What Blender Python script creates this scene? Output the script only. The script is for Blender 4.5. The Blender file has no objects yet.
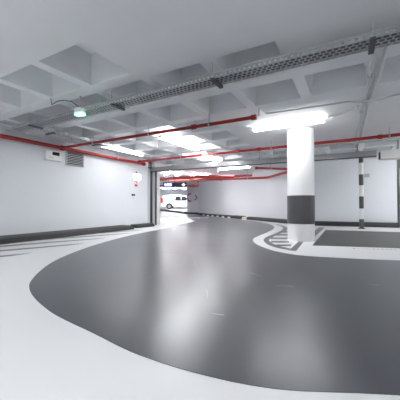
import bpy, bmesh, math, random
from mathutils import Vector, Matrix
random.seed(7)
PI = math.pi
sc = bpy.context.scene
COL = sc.collection

# ------------------------------------------------------------------ materials
def mat(name, col, rough=0.5, metal=0.0, noise=0.0, nscale=4.0, bump=0.0, bscale=60.0, emit=None, estr=0.0, spec=0.5, rvar=0.0, coat=0.0):
    m = bpy.data.materials.new(name); m.use_nodes = True
    nt = m.node_tree; b = nt.nodes['Principled BSDF']
    b.inputs['Base Color'].default_value = (*col, 1)
    b.inputs['Roughness'].default_value = rough
    b.inputs['Metallic'].default_value = metal
    b.inputs['Specular IOR Level'].default_value = spec
    b.inputs['Coat Weight'].default_value = coat
    tc = nt.nodes.new('ShaderNodeTexCoord')
    if noise > 0 or rvar > 0:
        n = nt.nodes.new('ShaderNodeTexNoise'); n.inputs['Scale'].default_value = nscale
        n.inputs['Detail'].default_value = 6
        nt.links.new(tc.outputs['Object'], n.inputs['Vector'])
        if noise > 0:
            r = nt.nodes.new('ShaderNodeValToRGB')
            r.color_ramp.elements[0].position = 0.12; r.color_ramp.elements[1].position = 0.88
            r.color_ramp.elements[0].color = (*[c * (1 - noise) for c in col], 1)
            r.color_ramp.elements[1].color = (*[min(1, c * (1 + noise)) for c in col], 1)
            nt.links.new(n.outputs['Fac'], r.inputs['Fac'])
            nt.links.new(r.outputs['Color'], b.inputs['Base Color'])
        if rvar > 0:
            mr = nt.nodes.new('ShaderNodeMapRange')
            mr.inputs['From Min'].default_value = 0.1; mr.inputs['From Max'].default_value = 0.9
            mr.inputs['To Min'].default_value = max(0, rough - rvar); mr.inputs['To Max'].default_value = rough + rvar
            nt.links.new(n.outputs['Fac'], mr.inputs['Value'])
            nt.links.new(mr.outputs['Result'], b.inputs['Roughness'])
    if bump > 0:
        n2 = nt.nodes.new('ShaderNodeTexNoise'); n2.inputs['Scale'].default_value = bscale
        n2.inputs['Detail'].default_value = 4
        nt.links.new(tc.outputs['Object'], n2.inputs['Vector'])
        bp = nt.nodes.new('ShaderNodeBump'); bp.inputs['Strength'].default_value = bump
        bp.inputs['Distance'].default_value = 0.01
        nt.links.new(n2.outputs['Fac'], bp.inputs['Height'])
        nt.links.new(bp.outputs['Normal'], b.inputs['Normal'])
    if emit:
        b.inputs['Emission Color'].default_value = (*emit, 1)
        b.inputs['Emission Strength'].default_value = estr
    return m

def stripes_mat(name, c0, c1, period, duty, axis=0, rough=0.6, offset=0.0):
    """two real paint colours alternating along an object axis"""
    m = bpy.data.materials.new(name); m.use_nodes = True
    nt = m.node_tree; b = nt.nodes['Principled BSDF']; b.inputs['Roughness'].default_value = rough
    tc = nt.nodes.new('ShaderNodeTexCoord'); sp = nt.nodes.new('ShaderNodeSeparateXYZ')
    nt.links.new(tc.outputs['Object'], sp.inputs[0])
    ad = nt.nodes.new('ShaderNodeMath'); ad.operation = 'ADD'; ad.inputs[1].default_value = offset
    nt.links.new(sp.outputs[axis], ad.inputs[0])
    dv = nt.nodes.new('ShaderNodeMath'); dv.operation = 'DIVIDE'; dv.inputs[1].default_value = period
    nt.links.new(ad.outputs[0], dv.inputs[0])
    fr = nt.nodes.new('ShaderNodeMath'); fr.operation = 'FRACT'; nt.links.new(dv.outputs[0], fr.inputs[0])
    lt = nt.nodes.new('ShaderNodeMath'); lt.operation = 'LESS_THAN'; lt.inputs[1].default_value = duty
    nt.links.new(fr.outputs[0], lt.inputs[0])
    mx = nt.nodes.new('ShaderNodeMix'); mx.data_type = 'RGBA'
    mx.inputs[6].default_value = (*c0, 1); mx.inputs[7].default_value = (*c1, 1)
    nt.links.new(lt.outputs[0], mx.inputs[0]); nt.links.new(mx.outputs[2], b.inputs['Base Color'])
    return m

WHITE_EM = (0.98, 0.985, 1.0)
M = dict(
    wall=mat('wall_paint', (0.72, 0.74, 0.77), 0.45, noise=0.02, nscale=0.8, bump=0.05, bscale=25),
    ceil=mat('ceiling_paint', (0.77, 0.785, 0.805), 0.6, noise=0.05, nscale=2.0, bump=0.15, bscale=18),
    floor=mat('white_floor_paint', (0.70, 0.702, 0.70), 0.4, noise=0.02, nscale=1.2, bump=0.06, bscale=40, spec=0.4),
    road=mat('grey_road_paint', (0.066, 0.069, 0.080), 0.30, noise=0.10, nscale=0.7, rvar=0.04, spec=0.5),
    bay=mat('dark_bay_paint', (0.085, 0.083, 0.082), 0.5, noise=0.12, nscale=3.0, spec=0.3),
    white=mat('white_line_paint', (0.80, 0.80, 0.79), 0.45, noise=0.03, nscale=3),
    pillar=mat('pillar_white_paint', (0.84, 0.84, 0.84), 0.5, noise=0.02, nscale=3),
    band=mat('charcoal_paint', (0.075, 0.077, 0.082), 0.45, noise=0.08, nscale=4),
    black=mat('black_paint', (0.02, 0.02, 0.022), 0.45),
    kerb=mat('dark_rubber', (0.022, 0.0225, 0.024), 0.55, noise=0.2, nscale=6, bump=0.2, bscale=40),
    sand=mat('pale_concrete', (0.55, 0.50, 0.40), 0.7, noise=0.1, nscale=8),
    red=mat('red_enamel', (0.32, 0.009, 0.009), 0.35, noise=0.06, nscale=5),
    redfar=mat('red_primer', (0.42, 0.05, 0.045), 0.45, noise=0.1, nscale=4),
    galv=mat('galvanised_steel', (0.42, 0.43, 0.44), 0.42, metal=0.75, noise=0.08, nscale=10),
    steel=mat('brushed_steel', (0.42, 0.43, 0.44), 0.32, metal=0.8, noise=0.06, nscale=8),
    darkmetal=mat('dark_grey_metal', (0.09, 0.092, 0.1), 0.45, metal=0.4),
    conduit=mat('grey_plastic', (0.48, 0.49, 0.50), 0.45),
    plastic=mat('white_plastic', (0.78, 0.78, 0.76), 0.4),
    lamp=mat('lamp_diffuser', (0.9, 0.9, 0.9), 0.4, emit=WHITE_EM, estr=27.0),
    lampdim=mat('dim_lamp_diffuser', (0.9, 0.9, 0.9), 0.4, emit=WHITE_EM, estr=8.0),
    lampmid=mat('mid_lamp_diffuser', (0.9, 0.9, 0.9), 0.4, emit=WHITE_EM, estr=18.0),
    lamppil=mat('bare_tube_diffuser', (0.9, 0.9, 0.9), 0.4, emit=WHITE_EM, estr=24.0),
    bulk=mat('bulkhead_glow', (0.9, 0.9, 0.9), 0.4, emit=WHITE_EM, estr=2.5),
    green=mat('green_led_lens', (0.6, 0.9, 0.75), 0.4, emit=(0.07, 1.0, 0.5), estr=6.0),
    display=mat('black_display', (0.008, 0.008, 0.009), 0.6, spec=0.2),
    signred=mat('sign_red', (0.52, 0.06, 0.05), 0.4),
    signwhite=mat('sign_white', (0.85, 0.85, 0.85), 0.4),
    blue=mat('blue_lit_screen', (0.02, 0.05, 0.3), 0.3, emit=(0.05, 0.14, 0.75), estr=0.5),
    lit=mat('white_lit_screen', (0.9, 0.9, 0.9), 0.3, emit=(0.8, 0.9, 1.0), estr=0.9),
    navy=mat('navy_case', (0.012, 0.016, 0.045), 0.35),
    magenta=mat('magenta_paint', (0.25, 0.03, 0.19), 0.5),
    pink=mat('faded_red_paint', (0.72, 0.52, 0.52), 0.6),
    inkgrey=mat('worn_grey_paint', (0.28, 0.26, 0.27), 0.6),
    car=mat('white_car_paint', (0.82, 0.82, 0.82), 0.2, coat=0.6),
    glass=mat('tinted_glass', (0.015, 0.017, 0.02), 0.08, spec=0.7),
    tyre=mat('tyre_rubber', (0.02, 0.02, 0.02), 0.7),
    alloy=mat('wheel_alloy', (0.45, 0.45, 0.46), 0.3, metal=0.8),
    taill=mat('tail_lamp_red', (0.6, 0.03, 0.02), 0.2),
    doorp=mat('grey_door_paint', (0.36, 0.38, 0.40), 0.4, noise=0.03, nscale=2),
    wire=mat('brown_wire', (0.06, 0.03, 0.028), 0.5),
)
M['teeth'] = stripes_mat('kerb_block_paint', (0.04, 0.04, 0.042), (0.75, 0.75, 0.73), 0.9, 0.36, axis=0)

# ------------------------------------------------------------------ mesh helpers
def link(o, parent=None):
    COL.objects.link(o)
    if parent: o.parent = parent
    return o

def finish(name, bm, m, parent=None, smooth=False, bevel=0.0, loc=None):
    bmesh.ops.recalc_face_normals(bm, faces=bm.faces[:])
    me = bpy.data.meshes.new(name); bm.to_mesh(me); bm.free()
    me.materials.append(m)
    if smooth:
        for p in me.polygons: p.use_smooth = True
    o = bpy.data.objects.new(name, me)
    if loc: o.location = loc
    link(o, parent)
    if smooth:
        mod = o.modifiers.new('edge', 'EDGE_SPLIT'); mod.split_angle = math.radians(40)
    if bevel > 0:
        b = o.modifiers.new('bevel', 'BEVEL'); b.width = bevel; b.segments = 2; b.limit_method = 'ANGLE'
    return o

def box(bm, x0, x1, y0, y1, z0, z1):
    v = [bm.verts.new((x, y, z)) for z in (z0, z1) for x, y in ((x0, y0), (x1, y0), (x1, y1), (x0, y1))]
    for f in ((0, 3, 2, 1), (4, 5, 6, 7), (0, 1, 5, 4), (1, 2, 6, 5), (2, 3, 7, 6), (3, 0, 4, 7)):
        bm.faces.new([v[i] for i in f])

def prism(bm, pts, z0, z1):
    lo = [bm.verts.new((x, y, z0)) for x, y in pts]; hi = [bm.verts.new((x, y, z1)) for x, y in pts]
    n = len(pts)
    bm.faces.new(hi); bm.faces.new(lo[::-1])
    for i in range(n): bm.faces.new((lo[i], lo[(i + 1) % n], hi[(i + 1) % n], hi[i]))

def cyl(bm, p0, p1, r, seg=16, r1=None):
    p0 = Vector(p0); p1 = Vector(p1); d = p1 - p0
    q = d.to_track_quat('Z', 'Y').to_matrix()
    r1 = r if r1 is None else r1
    a = [bm.verts.new(p0 + q @ Vector((r * math.cos(2 * PI * k / seg), r * math.sin(2 * PI * k / seg), 0))) for k in range(seg)]
    b = [bm.verts.new(p1 + q @ Vector((r1 * math.cos(2 * PI * k / seg), r1 * math.sin(2 * PI * k / seg), 0))) for k in range(seg)]
    for k in range(seg): bm.faces.new((a[k], a[(k + 1) % seg], b[(k + 1) % seg], b[k]))
    bm.faces.new(a[::-1]); bm.faces.new(b)

def tube(bm, pts, r, seg=10):
    """sweep a circle along a path, mitred at the corners"""
    pts = [Vector(p) for p in pts]; rings = []; up = None
    for i, p in enumerate(pts):
        if i == 0: t = (pts[1] - p).normalized()
        elif i == len(pts) - 1: t = (p - pts[-2]).normalized()
        else: t = ((pts[i + 1] - p).normalized() + (p - pts[i - 1]).normalized()).normalized()
        if up is None: up = Vector((0, 0, 1)) if abs(t.z) < 0.9 else Vector((1, 0, 0))
        s = t.cross(up).normalized(); up = s.cross(t).normalized()
        rings.append([bm.verts.new(p + r * (math.cos(2 * PI * k / seg) * s + math.sin(2 * PI * k / seg) * up)) for k in range(seg)])
    for a, b in zip(rings, rings[1:]):
        for k in range(seg): bm.faces.new((a[k], a[(k + 1) % seg], b[(k + 1) % seg], b[k]))
    bm.faces.new(rings[0][::-1]); bm.faces.new(rings[-1])

def smooth_path(pts, sub=6, closed=False):
    """Catmull-Rom through 2-D points"""
    out = []; n = len(pts)
    for i in range(n if closed else n - 1):
        g = (lambda k: pts[k % n]) if closed else (lambda k: pts[min(max(k, 0), n - 1)])
        p0, p1, p2, p3 = g(i - 1), g(i), g(i + 1), g(i + 2)
        for s in range(sub):
            t = s / sub
            out.append(tuple(0.5 * ((2 * b) + (-a + c) * t + (2 * a - 5 * b + 4 * c - d) * t * t + (-a + 3 * b - 3 * c + d) * t ** 3)
                             for a, b, c, d in zip(p0, p1, p2, p3)))
    if not closed: out.append(pts[-1])
    return out

def thing(name, label, cat, loc=(0, 0, 0), rz=0.0, group=None):
    o = bpy.data.objects.new(name, None); o.location = loc; o.rotation_euler = (0, 0, rz)
    o.empty_display_size = 0.1
    COL.objects.link(o); return tag(o, label, cat, group)

def tag(o, label, cat, group=None):
    o['label'] = label; o['category'] = cat
    if group: o['group'] = group
    return o

def struct(o):
    o['kind'] = 'structure'; return o

def NB(): return bmesh.new()

ZC = 2.62      # underside of the ribs
ZS = 3.05      # underside of the slab inside the coffers

# ------------------------------------------------------------------ floor
def ramp(x, y):        # the drive climbs gently beyond the bend
    s = -0.485 * x + 0.8745 * y
    return max(0.0, (s - 21.0) * 0.042)

bm = NB()
def S(lat, d): return (lat * 0.8745 - d * 0.485, lat * 0.485 + d * 0.8745)      # a place given as metres across and ahead
nz = lambda lat, d: (*S(lat, d), max(0.0, (d - 21.0) * 0.042))
vs = []
for d in (-8, 21, 36):
    vs.append([bm.verts.new(nz(lat, d)) for lat in (-24, 12)])
for a, b in zip(vs, vs[1:]): bm.faces.new((a[0], a[1], b[1], b[0]))
floor = struct(finish('floor', bm, M['floor']))

def paint(name, pts, m, z=0.003):
    bm = NB(); prism(bm, pts, 0.0005, z)
    return finish(name, bm, m, floor)

left_edge = [(0.2, 1.5), (-0.3, 1.27), (-0.7, 1.19), (-1.1, 1.18), (-1.5, 1.23), (-1.94, 1.28), (-2.25, 1.35), (-2.55, 1.44), (-2.84, 1.56),
             (-3.10, 1.72), (-3.47, 2.04), (-3.89, 2.5), (-4.31, 3.15), (-4.77, 4.1), (-5.28, 5.55), (-5.62, 7.15)]
road_right = [(5.0, 7.9), (3.6, 6.6), (2.4, 5.8), (1.4, 5.32), (0.66, 5.07), (0.26, 4.94), (-0.15, 4.84), (-0.51, 4.77), (-0.82, 4.78), (-1.15, 4.94), (-1.38, 5.15), (-1.64, 5.48), (-1.84, 5.8),
              (-2.03, 6.25), (-2.13, 6.67), (-2.17, 7.2), (-2.22, 8.34), (-2.36, 9.6), (-2.67, 10.8), (-3.35, 12.2), (-4.2, 13.25), (-5.4, 14.4), (-7.15, 16.0), (-10.14, 18.3)]
road = smooth_path([(5.0, 4.8), (3.2, 3.2), (1.4, 2.0)] + left_edge, 4)
road += [(-5.77, 7.9), (-5.98, 8.6), (-6.25, 9.7), (-6.6, 11.0), (-7.0, 12.1), (-7.95, 13.2), (-11.1, 16.9), (-12.7, 19.6), (-11.2, 18.9)]
road += smooth_path(road_right[::-1], 4)
paint('road_paint', road, M['road'])
# far part of the drive climbing the ramp
bm = NB()
q = [nz(-5.5, 23.5), nz(-1.6, 21.0), nz(-0.9, 21.4), nz(-1.5, 24.2), nz(-4.0, 28.3), nz(-6.5, 28.3)]
bm.faces.new([bm.verts.new((x, y, z + 0.006)) for x, y, z in q])
finish('road_paint', bm, M['road'], floor)

# grey stripe that follows the bend round the island
so = [(-0.97, 5.22), (-1.17, 5.32), (-1.37, 5.5), (-1.61, 5.87), (-1.83, 6.45), (-1.91, 7.02), (-1.93, 7.87), (-1.95, 8.78), (-2.05, 9.61), (-2.28, 10.55), (-2.85, 11.75)]
si = [(-1.0, 5.41), (-1.28, 5.63), (-1.51, 5.99), (-1.69, 6.41), (-1.76, 6.9), (-1.78, 7.63), (-1.8, 8.73), (-1.88, 9.6), (-2.1, 10.5), (-2.68, 11.7)]
paint('grey_stripe', smooth_path(so, 3) + smooth_path(si, 3)[::-1], M['road'])
paint('grey_stripe', [(-0.99, 5.21), (-0.87, 5.2), (-0.93, 6.5), (-1.04, 6.5)], M['road'], 0.004)
for q in ([(-1.78, 6.96), (-1.38, 7.17), (-1.34, 6.86), (-1.72, 6.66)], [(-1.61, 6.3), (-1.25, 6.5), (-1.2, 6.24), (-1.55, 6.05)], [(-1.38, 5.82), (-1.1, 5.97), (-1.06, 5.75), (-1.31, 5.61)],
          [(-1.79, 7.88), (-1.3, 8.14), (-1.26, 7.75), (-1.77, 7.48)], [(-1.82, 8.86), (-1.3, 9.13), (-1.26, 8.65), (-1.8, 8.37)], [(-1.85, 9.9), (-1.2, 10.2), (-1.2, 9.7), (-1.84, 9.35)]):
    paint('hatch_bar', q, M['road'], 0.0035)
paint('grey_stripe', [(-1.0, 7.6), (-0.82, 7.6), (-0.82, 10.9), (-1.0, 10.9)], M['road'])
# parking bay
paint('parking_bay_paint', [(-0.69, 6.04), (0.84, 6.48), (2.6, 6.98), (2.6, 10.6), (1.33, 10.24), (-0.72, 9.91)], M['bay'])
# worn stencilled lettering in front of the bay
bm = NB()
def tilt(s, t): return (0.05 + 0.963 * s - 0.27 * t, 5.985 + 0.27 * s + 0.963 * t)
def dash(bm, s0, s1, t0, t1): prism(bm, [tilt(s0, t0), tilt(s1, t0), tilt(s1, t1), tilt(s0, t1)], 0.0005, 0.004)
dash(bm, 0.0, 0.035, 0.0, 0.05)
for s in (0.345, 0.42, 0.495, 0.565, 0.635, 0.70): dash(bm, s, s + 0.026, 0.0, 0.05)
finish('worn_lettering', bm, M['inkgrey'], floor)
bm = NB()
dash(bm, 0.05, 0.13, 0.01, 0.035); dash(bm, 0.15, 0.20, 0.0, 0.035); dash(bm, 0.22, 0.31, 0.0, 0.06)
finish('worn_lettering', bm, M['pink'], floor)
# hatching beside the left kerb
for y0, y1 in ((-1.43, 2.6), (0.37, 3.85), (2.17, 4.75), (3.97, 5.95), (5.77, 6.85)):
    dx = 0.387 * (y1 - y0)
    paint('hatch_bar', [(-6.46, y0 - .25), (-6.46 + dx, y1 - .2), (-6.46 + dx, y1 + .12), (-6.46, y0 + .35)], M['road'])
# pale lane arrow far down the drive
ar = [S(-0.75, 17.2), S(0.0, 16.4), S(0.0, 16.9), S(0.55, 17.0), S(0.5, 17.5), S(-0.05, 17.4), S(-0.05, 18.0)]
paint('lane_arrow', ar, M['white'], 0.0042)
# scuff marks on the drive
bm = NB()
for (x, y, a, l, w) in ((-2.3, 2.6, 0.5, .22, .006), (-1.2, 2.3, 2.1, .12, .008), (-0.6, 2.9, 0.3, .09, .02), (-2.9, 3.9, 0.2, .45, .006), (-1.0, 3.2, 2.6, .1, .015),
                        (-3.2, 2.7, 1.0, .05, .02), (-1.9, 3.3, 2.2, .3, .006), (0.2, 3.4, .4, .07, .02), (-0.9, 1.9, 0.2, .05, .015)):
    c, s = math.cos(a), math.sin(a)
    prism(bm, [(x + c * u - s * v, y + s * u + c * v) for u, v in ((-l, -w * .3), (l, -w), (l * .9, w), (-l, w * .4))], 0.001, 0.0036)
finish('scuff_marks', bm, M['inkgrey'], floor)

# ------------------------------------------------------------------ ceiling with coffers
PX = 0.937
def cx(i): return -0.15 + PX * i
def cy(j): return 4.31 + 1.0 * j
def solid(i, j):
    if 1 <= j <= 4 and i >= -2: return True            # drop panel round the pillar
    if j <= -3: return True                            # from here down: near cells filled in for a plainer, brighter ceiling
    if j == -2 and i >= -2: return True
    if j == -1 and i >= 0: return True
    return False
bm = NB()
def quad(*p): bm.faces.new([bm.verts.new(v) for v in p])
I0, I1, J0, J1 = -7, 5, -7, 7
for i in range(I0, I1 + 1):
    for j in range(J0, J1 + 1):
        x, y = cx(i), cy(j); h = PX / 2
        o = [(x - h, y - .5), (x + h, y - .5), (x + h, y + .5), (x - h, y + .5)]
        if solid(i, j):
            quad(*[(a, b, ZC) for a, b in o]); continue
        w = 0.39; t = 0.33
        p = [(x - w, y - w), (x + w, y - w), (x + w, y + w), (x - w, y + w)]
        q = [(x - t, y - t), (x + t, y - t), (x + t, y + t), (x - t, y + t)]
        for k in range(4):
            n = (k + 1) % 4
            quad((*o[k], ZC), (*o[n], ZC), (*p[n], ZC), (*p[k], ZC))
            quad((*p[k], ZC), (*p[n], ZC), (*q[n], ZS), (*q[k], ZS))
        quad(*[(a, b, ZS) for a, b in q])
X0, X1, Y0, Y1 = cx(I0) - PX / 2, cx(I1) + PX / 2, cy(J0) - .5, cy(J1) + .5
for a, b, c, d in ((-27, X0, Y0, 36), (X0, 6, Y1, 36), (X1, 6, Y0, Y1)):
    quad((a, c, ZC), (b, c, ZC), (b, d, ZC), (a, d, ZC))
box(bm, -27, 6, Y0, 36, 3.15, 3.25)
bmesh.ops.remove_doubles(bm, verts=bm.verts[:], dist=0.0005)
ceiling = struct(finish('ceiling', bm, M['ceil']))

# ------------------------------------------------------------------ walls
def wall(name, p0, p1, z0=0.0, z1=2.62, t=0.15, m='wall'):
    """slab whose visible face runs p0 -> p1; thickness goes to the right of that direction"""
    d = (Vector(p1) - Vector(p0)).normalized(); n = Vector((d.y, -d.x)) * t
    bm = NB(); prism(bm, [p0, p1, (p1[0] + n.x, p1[1] + n.y), (p0[0] + n.x, p0[1] + n.y)], z0, z1)
    return struct(finish(name, bm, M[m]))
XL = -7.05
NEAR = Y0 + 0.02
wall('wall_left', (XL, 8.4), (XL, NEAR))
wall('wall_near', (XL, NEAR), (4.9, NEAR))
wall('wall_right', (4.9, NEAR), (4.9, 12.8))
CORN = (-1.5, 12.03)
FAR = (-10.9, 19.45)
wall_back = wall('wall_back', (1.55, 12.42), CORN)
wall('wall_back_right', (4.9, 12.85), (2.5, 12.55))
wall_diag = wall('wall_diagonal', CORN, FAR)
WC = S(-1.12, 22.95)
wall_c = wall('wall_bend', FAR, WC, 0.0)
wall('wall_return', WC, S(0.2, 33.5), 0.0, t=0.12)
wall('wall_far', S(3, 33.5), S(-9, 33.5), 0.0)
wall('wall_side', S(-8.9, 33.4), (-7.45, 9.1), 0.0)

# grey door at the right end of the back wall
bm = NB()
dd = (Vector((2.5, 12.55)) - Vector((1.55, 12.42))).normalized(); dn = Vector((-dd.y, dd.x))
def DW(s, t): return (1.55 + dd.x * s + dn.x * t, 12.42 + dd.y * s + dn.y * t)
prism(bm, [DW(0.07, .05), DW(0.90, .05), DW(0.90, .1), DW(0.07, .1)], 0.01, 2.2)
door = struct(finish('door_1', bm, M['doorp']))
bm = NB()
prism(bm, [DW(0.0, -.03), DW(0.07, -.03), DW(0.07, .12), DW(0.0, .12)], 0, ZC)
prism(bm, [DW(0.9, -.03), DW(0.96, -.03), DW(0.96, .12), DW(0.9, .12)], 0, ZC)
prism(bm, [DW(0.07, -.03), DW(0.9, -.03), DW(0.9, .12), DW(0.07, .12)], 2.2, ZC)
finish('door_frame', bm, M['darkmetal'], door)
bm = NB()
a, b = DW(0.14, 0.05), DW(0.14, -0.02); c = DW(0.28, -0.02)
tube(bm, [(*a, .86), (*b, .86), (*c, .86)], 0.018)
finish('handle', bm, M['black'], door)

# ------------------------------------------------------------------ kerbs
def kerb(label, p0, p1, depth, h, m, group=None, seg=True, name='kerb', round_=0.6):
    """rounded-front kerb whose back runs p0 -> p1; room side is to the left of that direction"""
    L = (Vector(p1) - Vector(p0)).length; a = math.atan2(p1[1] - p0[1], p1[0] - p0[0])
    prof = [(0, 0), (depth, 0), (depth * 0.97, h * 0.45), (depth * 0.88, h * 0.78), (depth * 0.72, h * 0.95), (depth * 0.55, h), (0, h)]
    bm = NB(); A = [bm.verts.new((0, y, z)) for y, z in prof]; B = [bm.verts.new((L, y, z)) for y, z in prof]
    n = len(prof)
    for k in range(n): bm.faces.new((A[k], A[(k + 1) % n], B[(k + 1) % n], B[k]))
    bm.faces.new(A[::-1]); bm.faces.new(B)
    o = finish(name, bm, m, smooth=False); o.location = (*p0, 0.001); o.rotation_euler = (0, 0, a)
    return tag(o, label, 'kerb', group)
kerb('long black rubber kerb along the foot of the left wall', (XL + .01, 7.0), (XL + .01, NEAR + .02), 0.58, 0.13, M['kerb'])
kerb('short black kerb at the foot of the steel door columns', (XL + .03, 8.38), (XL + .03, 7.4), 0.34, 0.12, M['kerb'])
def off(p, n, d): return (p[0] + n[0] * d, p[1] + n[1] * d)
dg = (Vector(FAR) - Vector(CORN)).normalized(); ng = (-dg.y, dg.x)
def DG(s, t=0.01):
    return (CORN[0] + dg.x * s + ng[0] * t, CORN[1] + dg.y * s + ng[1] * t)
ng = (-dg.y, dg.x)
LD = (Vector(FAR) - Vector(CORN)).length
if ng[1] > 0: pass
def wkerb(label, s0, s1, depth, h, m, name='kerb', group=None):
    return kerb(label, DG(s0), DG(s1), depth, h, m, name=name, group=group)
kerb('black kerb along the back wall behind the striped pole', (1.53, 12.40), (CORN[0], CORN[1] - .01), 0.32, 0.17, M['kerb'])
wkerb('black kerb along the diagonal wall behind the white pillar', 0.12, 4.3, 0.30, 0.17, M['kerb'])
wkerb('short pale concrete kerb piece between two dark kerbs', 4.33, 4.80, 0.30, 0.15, M['sand'])
wkerb('short dark kerb block left of the pale kerb piece', 4.83, 5.9, 0.34, 0.18, M['kerb'])
kb = wkerb('long black kerb with white blocks along the far diagonal wall', 5.95, LD - .28, 0.30, 0.16, M['kerb'])
for k in range(int((LD - 6.4) / 0.8)):
    bm = NB(); box(bm, .2 + .8 * k, .52 + .8 * k, .2, .315, 0, .085); o = finish('block', bm, M['white'], kb, bevel=.008); o['label'] = 'white painted block'

o = kerb('dark kerb running from the purple wall marking to the parked car', WC, S(-4.3, 27.9), 0.3, 0.15, M['kerb'])
o.location.z = 0.085; v = Vector(S(-4.3, 27.9)) - Vector(WC)
o.rotation_euler = (0, -math.atan2(0.205, v.length), math.atan2(v.y, v.x))

kerb('short dark kerb at the foot of the wall with the purple marking', (FAR[0] + .06, FAR[1] - .22), (WC[0] - .02, WC[1] - .02), 0.28, 0.2, M['kerb'])

# ------------------------------------------------------------------ pillar and striped pole
pl = thing('pillar', 'thick round white concrete pillar with a charcoal band', 'pillar', (-1.03, 6.82, 0))
bm = NB(); cyl(bm, (0, 0, 0), (0, 0, ZC), 0.305, 48); finish('shaft', bm, M['pillar'], pl, smooth=True)
bm = NB(); cyl(bm, (0, 0, 0.40), (0, 0, 1.06), 0.312, 48); o = finish('painted_band', bm, M['band'], pl, smooth=True); o['label'] = 'charcoal painted band'
po = thing('striped_pole', 'thin black and white striped pole by the back wall', 'pole', (0.35, 11.02, 0))
zt = 2.74; edges = [0.0, 0.34, 0.71, 1.13, 1.52, 1.90, 2.31, 2.57]
for k in range(7):
    bm = NB(); cyl(bm, (0, 0, edges[k]), (0, 0, edges[k + 1]), 0.072, 20)
    o = finish('pole_section', bm, M['band'] if k % 2 == 0 else M['white'], po, smooth=True)
    o['label'] = 'black section' if k % 2 == 0 else 'white section'
bm = NB(); box(bm, -.16, .16, -.12, .12, 2.57, 2.60); finish('top_plate', bm, M['darkmetal'], po)
bm = NB(); cyl(bm, (0, 0, 2.6), (0, 0, 2.618), 0.05, 12); finish('fixing_stub', bm, M['darkmetal'], po)
bm = NB(); box(bm, .09, .25, -.02, .06, 1.80, 1.92)
finish('small_box', bm, M['conduit'], po)
bm = NB(); cyl(bm, (0, 0, 0.002), (0, 0, 0.03), 0.11, 20); finish('base_plate', bm, M['darkmetal'], po, smooth=True)

# ------------------------------------------------------------------ lamps
def batten(label, p0, p1, w=0.13, name='batten_light', group='fluorescent battens on the ceiling', z=2.615, m='lamp', drop=0.0):
    c = ((p0[0] + p1[0]) / 2, (p0[1] + p1[1]) / 2); L = math.hypot(p1[0] - p0[0], p1[1] - p0[1])
    z -= drop
    t = thing(name, label, 'light', (*c, z), math.atan2(p1[1] - p0[1], p1[0] - p0[0]), group)
    bm = NB(); box(bm, -L / 2, L / 2, -w * .22, w * .22, -0.036, -0.008)
    for e in (-L * .3, L * .3): box(bm, e - .03, e + .03, -.02, .02, -.02, 0.004 + drop)
    finish('housing', bm, M['plastic'], t)
    bm = NB()
    prof = [(-w * .30, -.036), (-w * .46, -.042), (-w * .5, -.055), (-w * .42, -.068), (-w * .2, -.075), (w * .2, -.075), (w * .42, -.068), (w * .5, -.055), (w * .46, -.042), (w * .30, -.036)]
    A = [bm.verts.new((-L / 2 + .02, y, zz)) for y, zz in prof]; B = [bm.verts.new((L / 2 - .02, y, zz)) for y, zz in prof]
    n = len(prof)
    for k in range(n): bm.faces.new((A[k], A[(k + 1) % n], B[(k + 1) % n], B[k]))
    bm.faces.new(A[::-1]); bm.faces.new(B)
    finish('diffuser', bm, M[m], t)
    for s in (-1, 1):
        bm = NB(); e = s * (L / 2 - .02); box(bm, e - .018, e + .018, -w * .5, w * .5, -.076, -.032); finish('end_cap', bm, M['plastic'], t, bevel=0.006)
    return t
batten('glowing batten light on the ceiling right in front of the white pillar', (-1.93, 5.95), (-0.40, 5.95), 0.09, drop=0.03, m='lamppil')
batten('wide glowing ceiling batten between the two long red pipes', (-4.17, 5.43), (-4.17, 7.30), 0.24)
batten('glowing ceiling batten just beyond the second long red pipe', (-4.45, 8.0), (-4.45, 9.6), 0.2)
batten('ceiling batten between the steel door track and the diagonal wall', (-5.6, 12.0), (-4.0, 12.0), 0.14, m='lampmid')
batten('glowing ceiling batten running beside the left wall pipe', (-6.33, 5.44), (-6.33, 7.25), 0.13, m='lampdim')
for lat, d, w_ in ((-2.0, 15.6, 'leftmost'), (-1.35, 15.8, 'second from left'), (-0.5, 16.2, 'third from left'), (0.1, 16.6, 'rightmost')):
    x, y = S(lat, d); batten('bright far light above the red pipes at the bend, %s of four' % w_, (x, y), (x + .9, y - 1.0), 0.22, group='far battens above the bend', m='lampmid')
for lat, w_ in ((-3.9, 'left'), (-2.8, 'middle'), (-1.75, 'right')):
    x, y = S(lat, 28.2); batten('bright wide far light above the parked car, %s one of three' % w_, (x, y), (x - .6, y + 1.1), 0.4, group='far battens above the car')
extra = [((2.9, 7.4), (2.9, 9.2)), ((3.0, 1.5), (3.0, 3.3)), ((-1.9, -0.6), (-0.2, -0.6)), ((-5.0, -0.8), (-5.0, 1.0)), ((2.4, 9.9), (2.4, 11.6))]  # unseen battens; all but the first added to brighten the room
names = ['ceiling batten light to the right of the parking bay', 'added unseen ceiling batten light to the right of the camera', 'added unseen ceiling batten light behind the camera position',
         'added unseen ceiling batten light beside the left wall, behind the camera', 'ceiling batten light added out of view by the grey door to brighten the back wall']
for p, nm in zip(extra, names):
    batten(nm, p[0], p[1], 0.16, group='battens outside the view')

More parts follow.
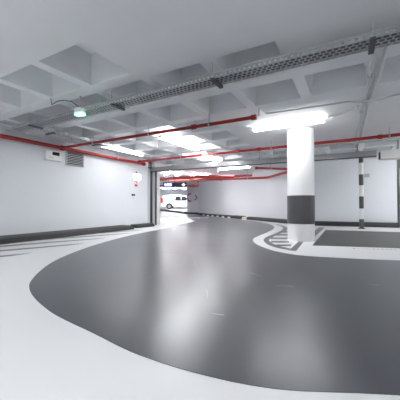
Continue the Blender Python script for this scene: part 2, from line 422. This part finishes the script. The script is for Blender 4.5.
# ------------------------------------------------------------------ red pipes
def flange(bm, p, axis, r, w=0.05):
    a = Vector(p) - Vector(axis) * w / 2; cyl(bm, a, a + Vector(axis) * w, r, 16)
def red_pipe(label, path, r, m='red', couplings=(), clamps=(), group=None, cap=True):
    t = thing('red_pipe', label, 'pipe', path[0], 0, group); O = Vector(path[0])
    bm = NB(); tube(bm, [Vector(p) - O for p in path], r, 14); finish('pipe', bm, M[m], t, smooth=True)
    ax = (Vector(path[1]) - Vector(path[0])).normalized()
    for c in couplings:
        bm = NB(); flange(bm, Vector(c) - O, ax, r * 1.45, 0.09); finish('coupling', bm, M[m], t, smooth=True)
    for c in clamps:
        bm = NB(); flange(bm, Vector(c) - O, ax, r * 1.2, 0.03)
        top = ZS if len(c) > 3 else ZC
        cyl(bm, Vector(c[:3]) - O + Vector((0, 0, r)), Vector((c[0], c[1], top)) - O, 0.007, 8)
        finish('hanger', bm, M['galv'], t)
    return t
PZ = 2.42
red_pipe('thick red pipe running along the top of the left wall', [(-6.88, NEAR + .1, 2.40), (-6.88, 8.0, 2.40)], 0.05, couplings=[(-6.88, 4.62, 2.40), (-6.88, 7.95, 2.40)],
         clamps=[(-6.88, 1.0, 2.40), (-6.88, 3.0, 2.40), (-6.88, 6.6, 2.40)])
red_pipe('long red pipe crossing the ceiling nearest to the camera, ending before the pillar', [(-6.80, 4.66, PZ), (-1.46, 4.70, PZ)], 0.034,
         couplings=[(-1.5, 4.70, PZ), (-2.75, 4.69, PZ)], clamps=[(-5.7, 4.665, PZ), (-3.9, 4.68, PZ), (-2.4, 4.69, PZ)])
red_pipe('second long red pipe, passing behind the white pillar', [(-6.80, 7.55, PZ), (4.8, 7.42, PZ)], 0.036,
         couplings=[(-2.25, 7.50, PZ), (-6.72, 7.55, PZ), (0.62, 7.47, PZ)], clamps=[(-4.9, 7.53, PZ), (-1.9, 7.49, PZ), (0.8, 7.46, PZ)])
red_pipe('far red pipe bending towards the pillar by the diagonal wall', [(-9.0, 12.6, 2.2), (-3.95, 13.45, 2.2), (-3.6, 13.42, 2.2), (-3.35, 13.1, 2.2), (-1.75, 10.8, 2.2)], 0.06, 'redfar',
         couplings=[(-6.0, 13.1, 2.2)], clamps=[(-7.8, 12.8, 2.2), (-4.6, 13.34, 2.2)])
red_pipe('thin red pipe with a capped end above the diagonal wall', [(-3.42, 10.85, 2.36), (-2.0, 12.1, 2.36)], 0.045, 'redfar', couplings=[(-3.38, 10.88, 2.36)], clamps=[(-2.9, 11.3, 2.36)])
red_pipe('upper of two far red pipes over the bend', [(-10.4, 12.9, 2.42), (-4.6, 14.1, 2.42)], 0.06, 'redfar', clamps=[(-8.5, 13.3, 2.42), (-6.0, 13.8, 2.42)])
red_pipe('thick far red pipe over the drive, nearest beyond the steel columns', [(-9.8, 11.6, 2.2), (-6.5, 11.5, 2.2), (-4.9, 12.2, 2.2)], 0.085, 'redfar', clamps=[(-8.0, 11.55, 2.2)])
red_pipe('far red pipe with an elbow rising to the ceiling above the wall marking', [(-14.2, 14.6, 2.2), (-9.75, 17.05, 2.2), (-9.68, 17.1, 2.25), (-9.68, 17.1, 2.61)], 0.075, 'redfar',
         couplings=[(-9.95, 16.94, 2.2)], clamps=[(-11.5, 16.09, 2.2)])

# ------------------------------------------------------------------ cable trays
def perforated(bm, o, u, v, nu, nv, cu, cv, hole=0.55, stagger=False):
    """sheet of nu x nv cells, each with a slot through it"""
    o = Vector(o); u = Vector(u); v = Vector(v)
    a = (1 - hole) / 2; lv = [0, a, 1 - a, 1]
    for i in range(nu):
        for j in range(nv):
            sh = 0.5 * (j % 2) * cu if stagger else 0.0
            P = [[bm.verts.new(o + u * ((i + lv[p]) * cu + sh) + v * (j + lv[q]) * cv) for q in range(4)] for p in range(4)]
            for p in range(3):
                for q in range(3):
                    if p == 1 and q == 1: continue
                    bm.faces.new((P[p][q], P[p + 1][q], P[p + 1][q + 1], P[p][q + 1]))
def tray(label, o, rz, L, w=0.30, h=0.085, c=0.06, hole=0.66, m='galv'):
    t = thing('cable_tray', label, 'cable tray', o, rz, None)
    n = int(L / c)
    bm = NB()
    perforated(bm, (0, 0, 0), (1, 0, 0), (0, 1, 0), n, 4, c, w / 4, hole, True)
    finish('tray_floor', bm, M[m], t)
    for y in (0, w):
        bm = NB(); perforated(bm, (0, y, 0), (1, 0, 0), (0, 0, 1), n, 1, c, h, 0.4)
        ll = n * c
        box(bm, 0, ll, y - .008, y + .008, h - .004, h + .012)
        finish('side_rail', bm, M['galv'], t)
    bm = NB()
    for k, (yy, r) in enumerate(((0.04, .014), (0.075, .018), (0.115, .013), (0.15, .016), (0.18, .012))):
        pts = [(s * L / 8, yy + 0.012 * math.sin(s * 1.3 + k), r + .004) for s in range(9)]
        tube(bm, pts, r, 6)
    finish('cables', bm, M['darkmetal'], t)
    return t
t1 = tray('long perforated cable tray crossing the near ceiling under the coffers', (-6.2, 3.0, 2.42), 0, 9.6, 0.22, 0.055)
def bracket(t, x, w=0.30, h=0.085, top=ZC):
    bm = NB(); box(bm, x - .025, x + .025, -.03, w + .03, -.03, -.002)
    finish('bracket', bm, M['darkmetal'], t)
    for y in (-.018, w + .018):
        bm = NB(); cyl(bm, (x, y, -.02), (x, y, top - t.location.z), .004, 8); finish('hanger_rod', bm, M['conduit'], t)
for x in (0.7, 2.97, 4.72, 6.4, 8.4): bracket(t1, x, 0.22)
t2 = tray('short perforated cable tray running beside the left wall', (-5.80, 3.28, 2.47), math.radians(91.2), 2.1, 0.24, 0.055, 0.085, 0.52, 'conduit')
for x in (0.4, 1.7): bracket(t2, x, 0.24)

# ------------------------------------------------------------------ conduits
def conduit(label, paths, r, clips=(), m='conduit', name='conduit'):
    t = thing(name, label, 'conduit', paths[0][0]); O = Vector(paths[0][0])
    for p in paths:
        bm = NB(); tube(bm, [Vector(q) - O for q in p], r, 8); finish('tube', bm, M[m], t, smooth=True)
    for c in clips:
        bm = NB(); cc = Vector(c) - O; box(bm, cc.x - .03, cc.x + .03, cc.y - .03, cc.y + .03, cc.z - .02, cc.z + .025); finish('clip', bm, M[m], t)
    return t
conduit('pair of grey conduits crossing the ceiling above the parking bay', [[(0.27, 3.4, 2.595), (0.10, 9.7, 2.595)], [(0.37, 3.4, 2.595), (0.30, 5.3, 2.595), (0.22, 9.7, 2.595)]], 0.016,
        clips=[(0.25, 4.3, 2.595), (0.22, 5.32, 2.595), (0.2, 5.9, 2.595)])
conduit('thin grey conduit on the ceiling from the red pipe end to the right', [[(-1.42, 4.73, 2.44), (-1.42, 4.75, 2.59), (-1.40, 5.10, 2.595), (-1.3, 5.13, 2.595), (0.0, 5.19, 2.59), (0.18, 5.2, 2.555), (0.46, 5.22, 2.555), (0.62, 5.23, 2.59), (4.6, 5.36, 2.59)]], 0.015)
conduit('grey conduit bending from the pillar batten up to the paired conduits', [[(-0.37, 5.95, 2.6), (-0.1, 5.85, 2.59), (0.06, 5.68, 2.585), (0.14, 5.5, 2.585)]], 0.018)
conduit('bundle of grey conduits along the top of the left wall', [[(-6.48, 0.0, 2.585), (-6.48, 8.0, 2.585)], [(-6.57, 0.0, 2.585), (-6.57, 8.0, 2.585)], [(-6.66, 0.0, 2.57), (-6.66, 8.0, 2.57)]], 0.03,
        clips=[(-6.57, 2.2, 2.59), (-6.57, 5.0, 2.59), (-6.57, 7.0, 2.59)])
conduit('grey conduit on the ceiling ribs above the second red pipe at left', [[(-6.3, 8.25, 2.5), (1.5, 8.3, 2.5)]], 0.03, clips=[(-2.4, 8.28, 2.5), (-0.4, 8.28, 2.5)])

# ------------------------------------------------------------------ sliding fire door track, steel columns, end housing
tr = thing('door_track', 'long grey steel door track hanging across the garage', 'door track', (-7.0, 8.62, 2.2), math.atan2(0.3, 7.7))
bm = NB(); box(bm, -.04, 7.66, -.06, .06, 0.0, .15); finish('rail', bm, M['steel'], tr, bevel=0.01)
bm = NB(); box(bm, -.04, 7.66, -.03, .03, -.03, 0.0); finish('slot_lip', bm, M['darkmetal'], tr)
for x in (1.0, 2.7, 4.4, 6.0, 7.2):
    bm = NB(); box(bm, x - .05, x + .05, -.075, .075, .145, .17); box(bm, x - .02, x + .02, -.02, .02, .17, ZC - 2.2); finish('hanger', bm, M['galv'], tr)
bm = NB(); box(bm, 2.88, 2.92, -.03, .03, -.22, -.03); finish('stop', bm, M['plastic'], tr)
hb = thing('track_housing', 'pale grey box housing at the right end of the door track', 'housing', (0.74, 8.92, 2.08))
bm = NB(); box(bm, 0, 3.2, -.14, .14, 0, .24); finish('cover', bm, M['plastic'], hb, bevel=0.012)
bm = NB(); box(bm, -.035, 0.0, -.09, .09, .02, .2); finish('end_plate', bm, M['darkmetal'], hb)
bm = NB()
for x in (.4, 2.6):
    bm = NB(); box(bm, x - .02, x + .02, -.02, .02, .238, ZC - 2.08); finish('hanger', bm, M['galv'], hb)

fc = thing('door_columns', 'steel door columns standing at the end of the left wall', 'door frame', (XL, 8.42, 0))
bm = NB(); box(bm, -.12, .0, 0.0, .13, 0, 2.3); finish('column', bm, M['conduit'], fc, bevel=.006)
bm = NB(); box(bm, -.12, .0, .131, .27, 0, 2.3); o = finish('gap_shade', bm, M['black'], fc); o['label'] = 'flush black strip painted as shade between columns'  # flush black strips, painting the shade of the gaps between columns
bm = NB(); cyl(bm, (-.07, .38, 0), (-.07, .38, 2.3), .10, 20); finish('column', bm, M['doorp'], fc, smooth=True)
bm = NB(); box(bm, -.12, .0, .485, .55, 0, 2.3); o = finish('gap_shade', bm, M['black'], fc); o['label'] = 'flush black strip painted as shade between columns'
bm = NB(); box(bm, -.12, .02, .551, .74, 0, 2.3); finish('column', bm, M['plastic'], fc, bevel=.006)
bm = NB(); box(bm, -.14, .10, 0.0, .74, 2.3, 2.34); finish('head_plate', bm, M['darkmetal'], fc)
bm = NB(); box(bm, -.08, .02, .2, .4, 2.34, ZC); finish('head_post', bm, M['steel'], fc)

# ------------------------------------------------------------------ things on the left wall
cb = thing('control_box', 'white control box with black display under the left wall pipe', 'control box', (XL, 4.44, 2.03))
bm = NB(); box(bm, 0.0, .10, -.23, .23, 0, .27); finish('case', bm, M['plastic'], cb, bevel=.012)
bm = NB(); box(bm, .10, .106, -.06, .14, .145, .235); finish('display', bm, M['display'], cb)
bm = NB()
for k in range(3): box(bm, .10, .108, -.16 + k * .05, -.13 + k * .05, .06, .085)
finish('button', bm, M['conduit'], cb)
vt = thing('vent_grille', 'grey louvred vent grille in the left wall', 'vent', (XL, 5.12, 1.98))
bm = NB(); box(bm, 0.001, .012, -.28, .28, 0, .38); finish('backing', bm, M['black'], vt)
bm = NB()
for k in range(8):
    z = .012 + k * .047
    v = [bm.verts.new(p) for p in ((.012, -.27, z + .010), (.04, -.27, z), (.04, .27, z), (.012, .27, z + .010), (.012, -.27, z + .024), (.044, -.27, z + .014), (.044, .27, z + .014), (.012, .27, z + .024))]
    for f in ((0, 1, 2, 3), (4, 7, 6, 5), (1, 5, 6, 2), (0, 4, 5, 1), (2, 6, 7, 3), (0, 3, 7, 4)): bm.faces.new([v[i] for i in f])
finish('louvres', bm, M['conduit'], vt)
bm = NB()
for a in ((-.29, -.265), (.265, .29)): box(bm, .001, .046, *a, -.01, .39)
for a in ((-.012, .0), (.378, .39)): box(bm, .001, .046, -.27, .27, *a)
finish('frame', bm, M['conduit'], vt)
bl = thing('bulkhead_light', 'glowing white bulkhead light above the red sign', 'light', (XL, 7.72, 1.76))
bm = NB(); box(bm, 0.001, .03, -.20, .20, -.02, .26); finish('base', bm, M['plastic'], bl, bevel=.01)
bm = NB(); box(bm, .03, .09, -.18, .18, 0, .24); finish('lens', bm, M['bulk'], bl, bevel=.03)
bm = NB(); cyl(bm, (.03, 0, .26), (.03, 0, .33), .022, 12); finish('cable_entry', bm, M['darkmetal'], bl)
fs = thing('fire_sign', 'small square red fire sign on the left wall', 'sign', (XL, 7.72, 1.53))
bm = NB(); box(bm, 0.001, .008, -.075, .075, 0, .19); finish('plate', bm, M['signred'], fs)
bm = NB()
for (y0, y1, z0, z1) in ((-.055, .0, .10, .165), (.01, .055, .115, .13), (.01, .055, .08, .09), (-.05, .05, .085, .092)):
    box(bm, .008, .010, y0, y1, z0, z1)
finish('pictogram', bm, M['signwhite'], fs)
so_ = thing('wall_socket', 'small dark socket on the left wall below the red sign', 'socket', (XL, 7.56, 1.17))
bm = NB(); box(bm, 0.001, .04, -.075, .075, 0, .07); finish('box', bm, M['darkmetal'], so_, bevel=.006)
bm = NB(); box(bm, 0.001, .015, -.02, .02, -.10, -.06); finish('clip', bm, M['conduit'], so_)

# ------------------------------------------------------------------ emergency light below the tray
el = thing('emergency_light', 'small white ceiling light glowing green below the cable tray', 'light', (-3.84, 2.88, 2.30), math.radians(10))
bm = NB(); box(bm, -.085, .075, -.05, .05, .035, .125); finish('housing', bm, M['plastic'], el, bevel=.016)
bm = NB(); box(bm, -.075, .08, -.045, .045, .0, .035); finish('lens', bm, M['green'], el, bevel=.012)
bm = NB(); cyl(bm, (0, 0, .12), (0, 0, ZC - 2.30), .012, 10); finish('drop_rod', bm, M['conduit'], el)
wr = thing('loose_wire', 'thin brown wire looping from the ceiling rib to the tray', 'wire', (-4.15, 2.86, 2.6))
bm = NB(); tube(bm, [(-.16, -.18, .0), (-.15, -.17, -.10), (-.08, -.12, -.04), (0, -.05, -.01), (.10, .02, -.03), (.2, .08, -.12), (.24, .1, -.15)], .007, 6); finish('wire', bm, M['wire'], wr, smooth=True)

# ------------------------------------------------------------------ purple marking on the bend wall
wd = (Vector(WC) - Vector(FAR)).normalized(); wn = Vector((-wd.y, wd.x))
def onwall(s, z, t=0.004):      # s metres leftwards from the corner
    return (FAR[0] + wd.x * s + wn.x * t, FAR[1] + wd.y * s + wn.y * t, z)
def decal(name, pts):
    bm = NB(); bm.faces.new([bm.verts.new(onwall(s, z, 0.012)) for s, z in pts])
    r = bmesh.ops.extrude_face_region(bm, geom=bm.faces[:])
    bmesh.ops.translate(bm, verts=[v for v in r['geom'] if isinstance(v, bmesh.types.BMVert)], vec=(-wn.x * .012, -wn.y * .012, 0))
    return finish(name, bm, M['magenta'], wall_c)
LB = (Vector(WC) - Vector(FAR)).length
k0 = LB * 0.72; zc = 1.44; Rr = 0.37; rw = 0.115
arc = [math.radians(a) for a in range(72, 289, 12)]
# letter-like open ring, opening towards the corner, and a chevron pointing the same way
sx = 1.0
decal('painted_ring', [(k0 - math.cos(a) * Rr * sx * .95, zc + math.sin(a) * Rr) for a in arc] + [(k0 - math.cos(a) * (Rr - rw) * sx * .95, zc + math.sin(a) * (Rr - rw)) for a in arc[::-1]])
k1 = LB * 0.27
decal('painted_chevron', [(k1 + .14, zc + .24), (k1 - .08, zc), (k1 + .14, zc - .24), (k1 + .02, zc - .24), (k1 - .20, zc), (k1 + .02, zc + .24)])

# ------------------------------------------------------------------ hanging LED sign
sx0, sy0 = S(-2.7, 20.0)
ls = thing('led_sign', 'hanging dark electronic sign with a lit blue screen', 'sign', (*S(-1.72, 18.3), 2.03), math.radians(29))
bm = NB(); box(bm, -.80, .80, -.05, .05, 0, .32); finish('case', bm, M['navy'], ls, bevel=.01)
bm = NB(); box(bm, -.74, -.18, -.06, -.05, .03, .29); finish('screen', bm, M['blue'], ls)
bm = NB(); box(bm, -.55, -.22, -.066, -.06, .08, .24); box(bm, -.68, -.62, -.066, -.06, .08, .24); finish('lit_text', bm, M['lit'], ls)
bm = NB()
box(bm, .48, .70, -.062, -.05, .13, .19); box(bm, .56, .62, -.062, -.05, .05, .27); finish('lit_cross', bm, M['lit'], ls)
bm = NB()
for x in (-.6, .6):
    bm = NB(); cyl(bm, (x, 0, .31), (x, 0, .59), .012, 8); finish('hanger_rod', bm, M['galv'], ls)

# ------------------------------------------------------------------ parked car
cl = S(-4.2, 29.0)
car = thing('car', 'white car parked behind the wall at the far bend', 'car', (*S(-4.2, 29.9), 0.34), math.radians(29))
def side_extrude(bm, pts, y0, y1, inset=0.0, ztop=None):
    A = []; B = []
    for x, z in pts:
        k = inset * max(0, (z - 0.85)) / 0.7
        A.append(bm.verts.new((x, y0 + k, z))); B.append(bm.verts.new((x, y1 - k, z)))
    n = len(pts)
    for k in range(n): bm.faces.new((A[k], A[(k + 1) % n], B[(k + 1) % n], B[k]))
    bm.faces.new(A[::-1]); bm.faces.new(B)
def arch(xc, r, n=8): return [(xc + r * math.cos(PI - PI * k / n), .30 + r * math.sin(PI - PI * k / n)) for k in range(n + 1)]
prof = [(0.03, .28)] + arch(0.88, .36) + arch(3.42, .36) + [(4.15, .28), (4.22, .55), (4.12, .78), (3.35, .98), (2.75, 1.38), (2.45, 1.50), (1.5, 1.56), (.5, 1.52), (.18, 1.42), (.03, .95), (-.03, .6)]
bm = NB(); side_extrude(bm, prof, -.88, .88, .16); bd = finish('body', bm, M['car'], car, bevel=.04)
def glassq(name, s, pts, m='glass'):
    bm = NB()
    if True:
        f = [bm.verts.new((x, s * (.88 - .16 * max(0, z - .85) / .7 + .012), z)) for x, z in pts]
        bm.faces.new(f)
    return finish(name, bm, M[m], car)
for _s in (-1, 1): glassq('side_window', _s, [(1.45, .95), (2.12, .95), (2.12, 1.40), (1.62, 1.42)]); glassq('side_window', _s, [(2.18, .95), (3.0, .95), (2.62, 1.36), (2.18, 1.40)])
bm = NB(); bm.faces.new([bm.verts.new(p) for p in ((-.02, -.68, 1.0), (-.02, .68, 1.0), (.16, .62, 1.4), (.16, -.62, 1.4))]); finish('rear_window', bm, M['glass'], car)
for s in (-1, 1):
    bm = NB(); box(bm, -.05, .20, s * .80 - .1, s * .80 + .1, .68, 1.30); o = finish('tail_light', bm, M['taill'], car, bevel=.03)
    for xc in (.88, 3.42):
        bm = NB(); cyl(bm, (xc, s * .68, .31), (xc, s * .87, .31), .31, 28); w = finish('wheel', bm, M['tyre'], car, smooth=True)
        bm = NB(); cyl(bm, (xc, s * .86, .31), (xc, s * .885, .31), .19, 20); finish('hubcap', bm, M['alloy'], w, smooth=True)
bm = NB(); box(bm, -.10, .1, -.80, .80, .32, .55); finish('bumper', bm, M['car'], car, bevel=.04)
bm = NB(); box(bm, 2.75, 2.92, -1.02, -.86, .95, 1.10); finish('door_mirror', bm, M['car'], car, bevel=.03)

# ------------------------------------------------------------------ world, camera, view
w = bpy.data.worlds.new('world'); sc.world = w; w.use_nodes = True
w.node_tree.nodes['Background'].inputs[0].default_value = (0.8, 0.85, 0.9, 1)
w.node_tree.nodes['Background'].inputs[1].default_value = 0.15
cd = bpy.data.cameras.new('camera'); cam = bpy.data.objects.new('camera', cd); COL.objects.link(cam)
cam.location = (0, 0, 0.85)
cam.rotation_euler = (math.radians(90 + 0.955), 0, math.radians(29.05))
cd.sensor_width = 36; cd.lens = 36 * 270 / 400; cd.clip_start = 0.05; cd.clip_end = 200
sc.camera = cam
sc.view_settings.view_transform = 'Standard'
sc.view_settings.look = 'None'
sc.view_settings.gamma = 1
sc.view_settings.use_curve_mapping = False
sc.view_settings.exposure = 1.07
sc.cycles.use_denoising = True
sc.cycles.diffuse_bounces = 10
sc.cycles.max_bounces = 14
sc.cycles.sample_clamp_indirect = 10.0
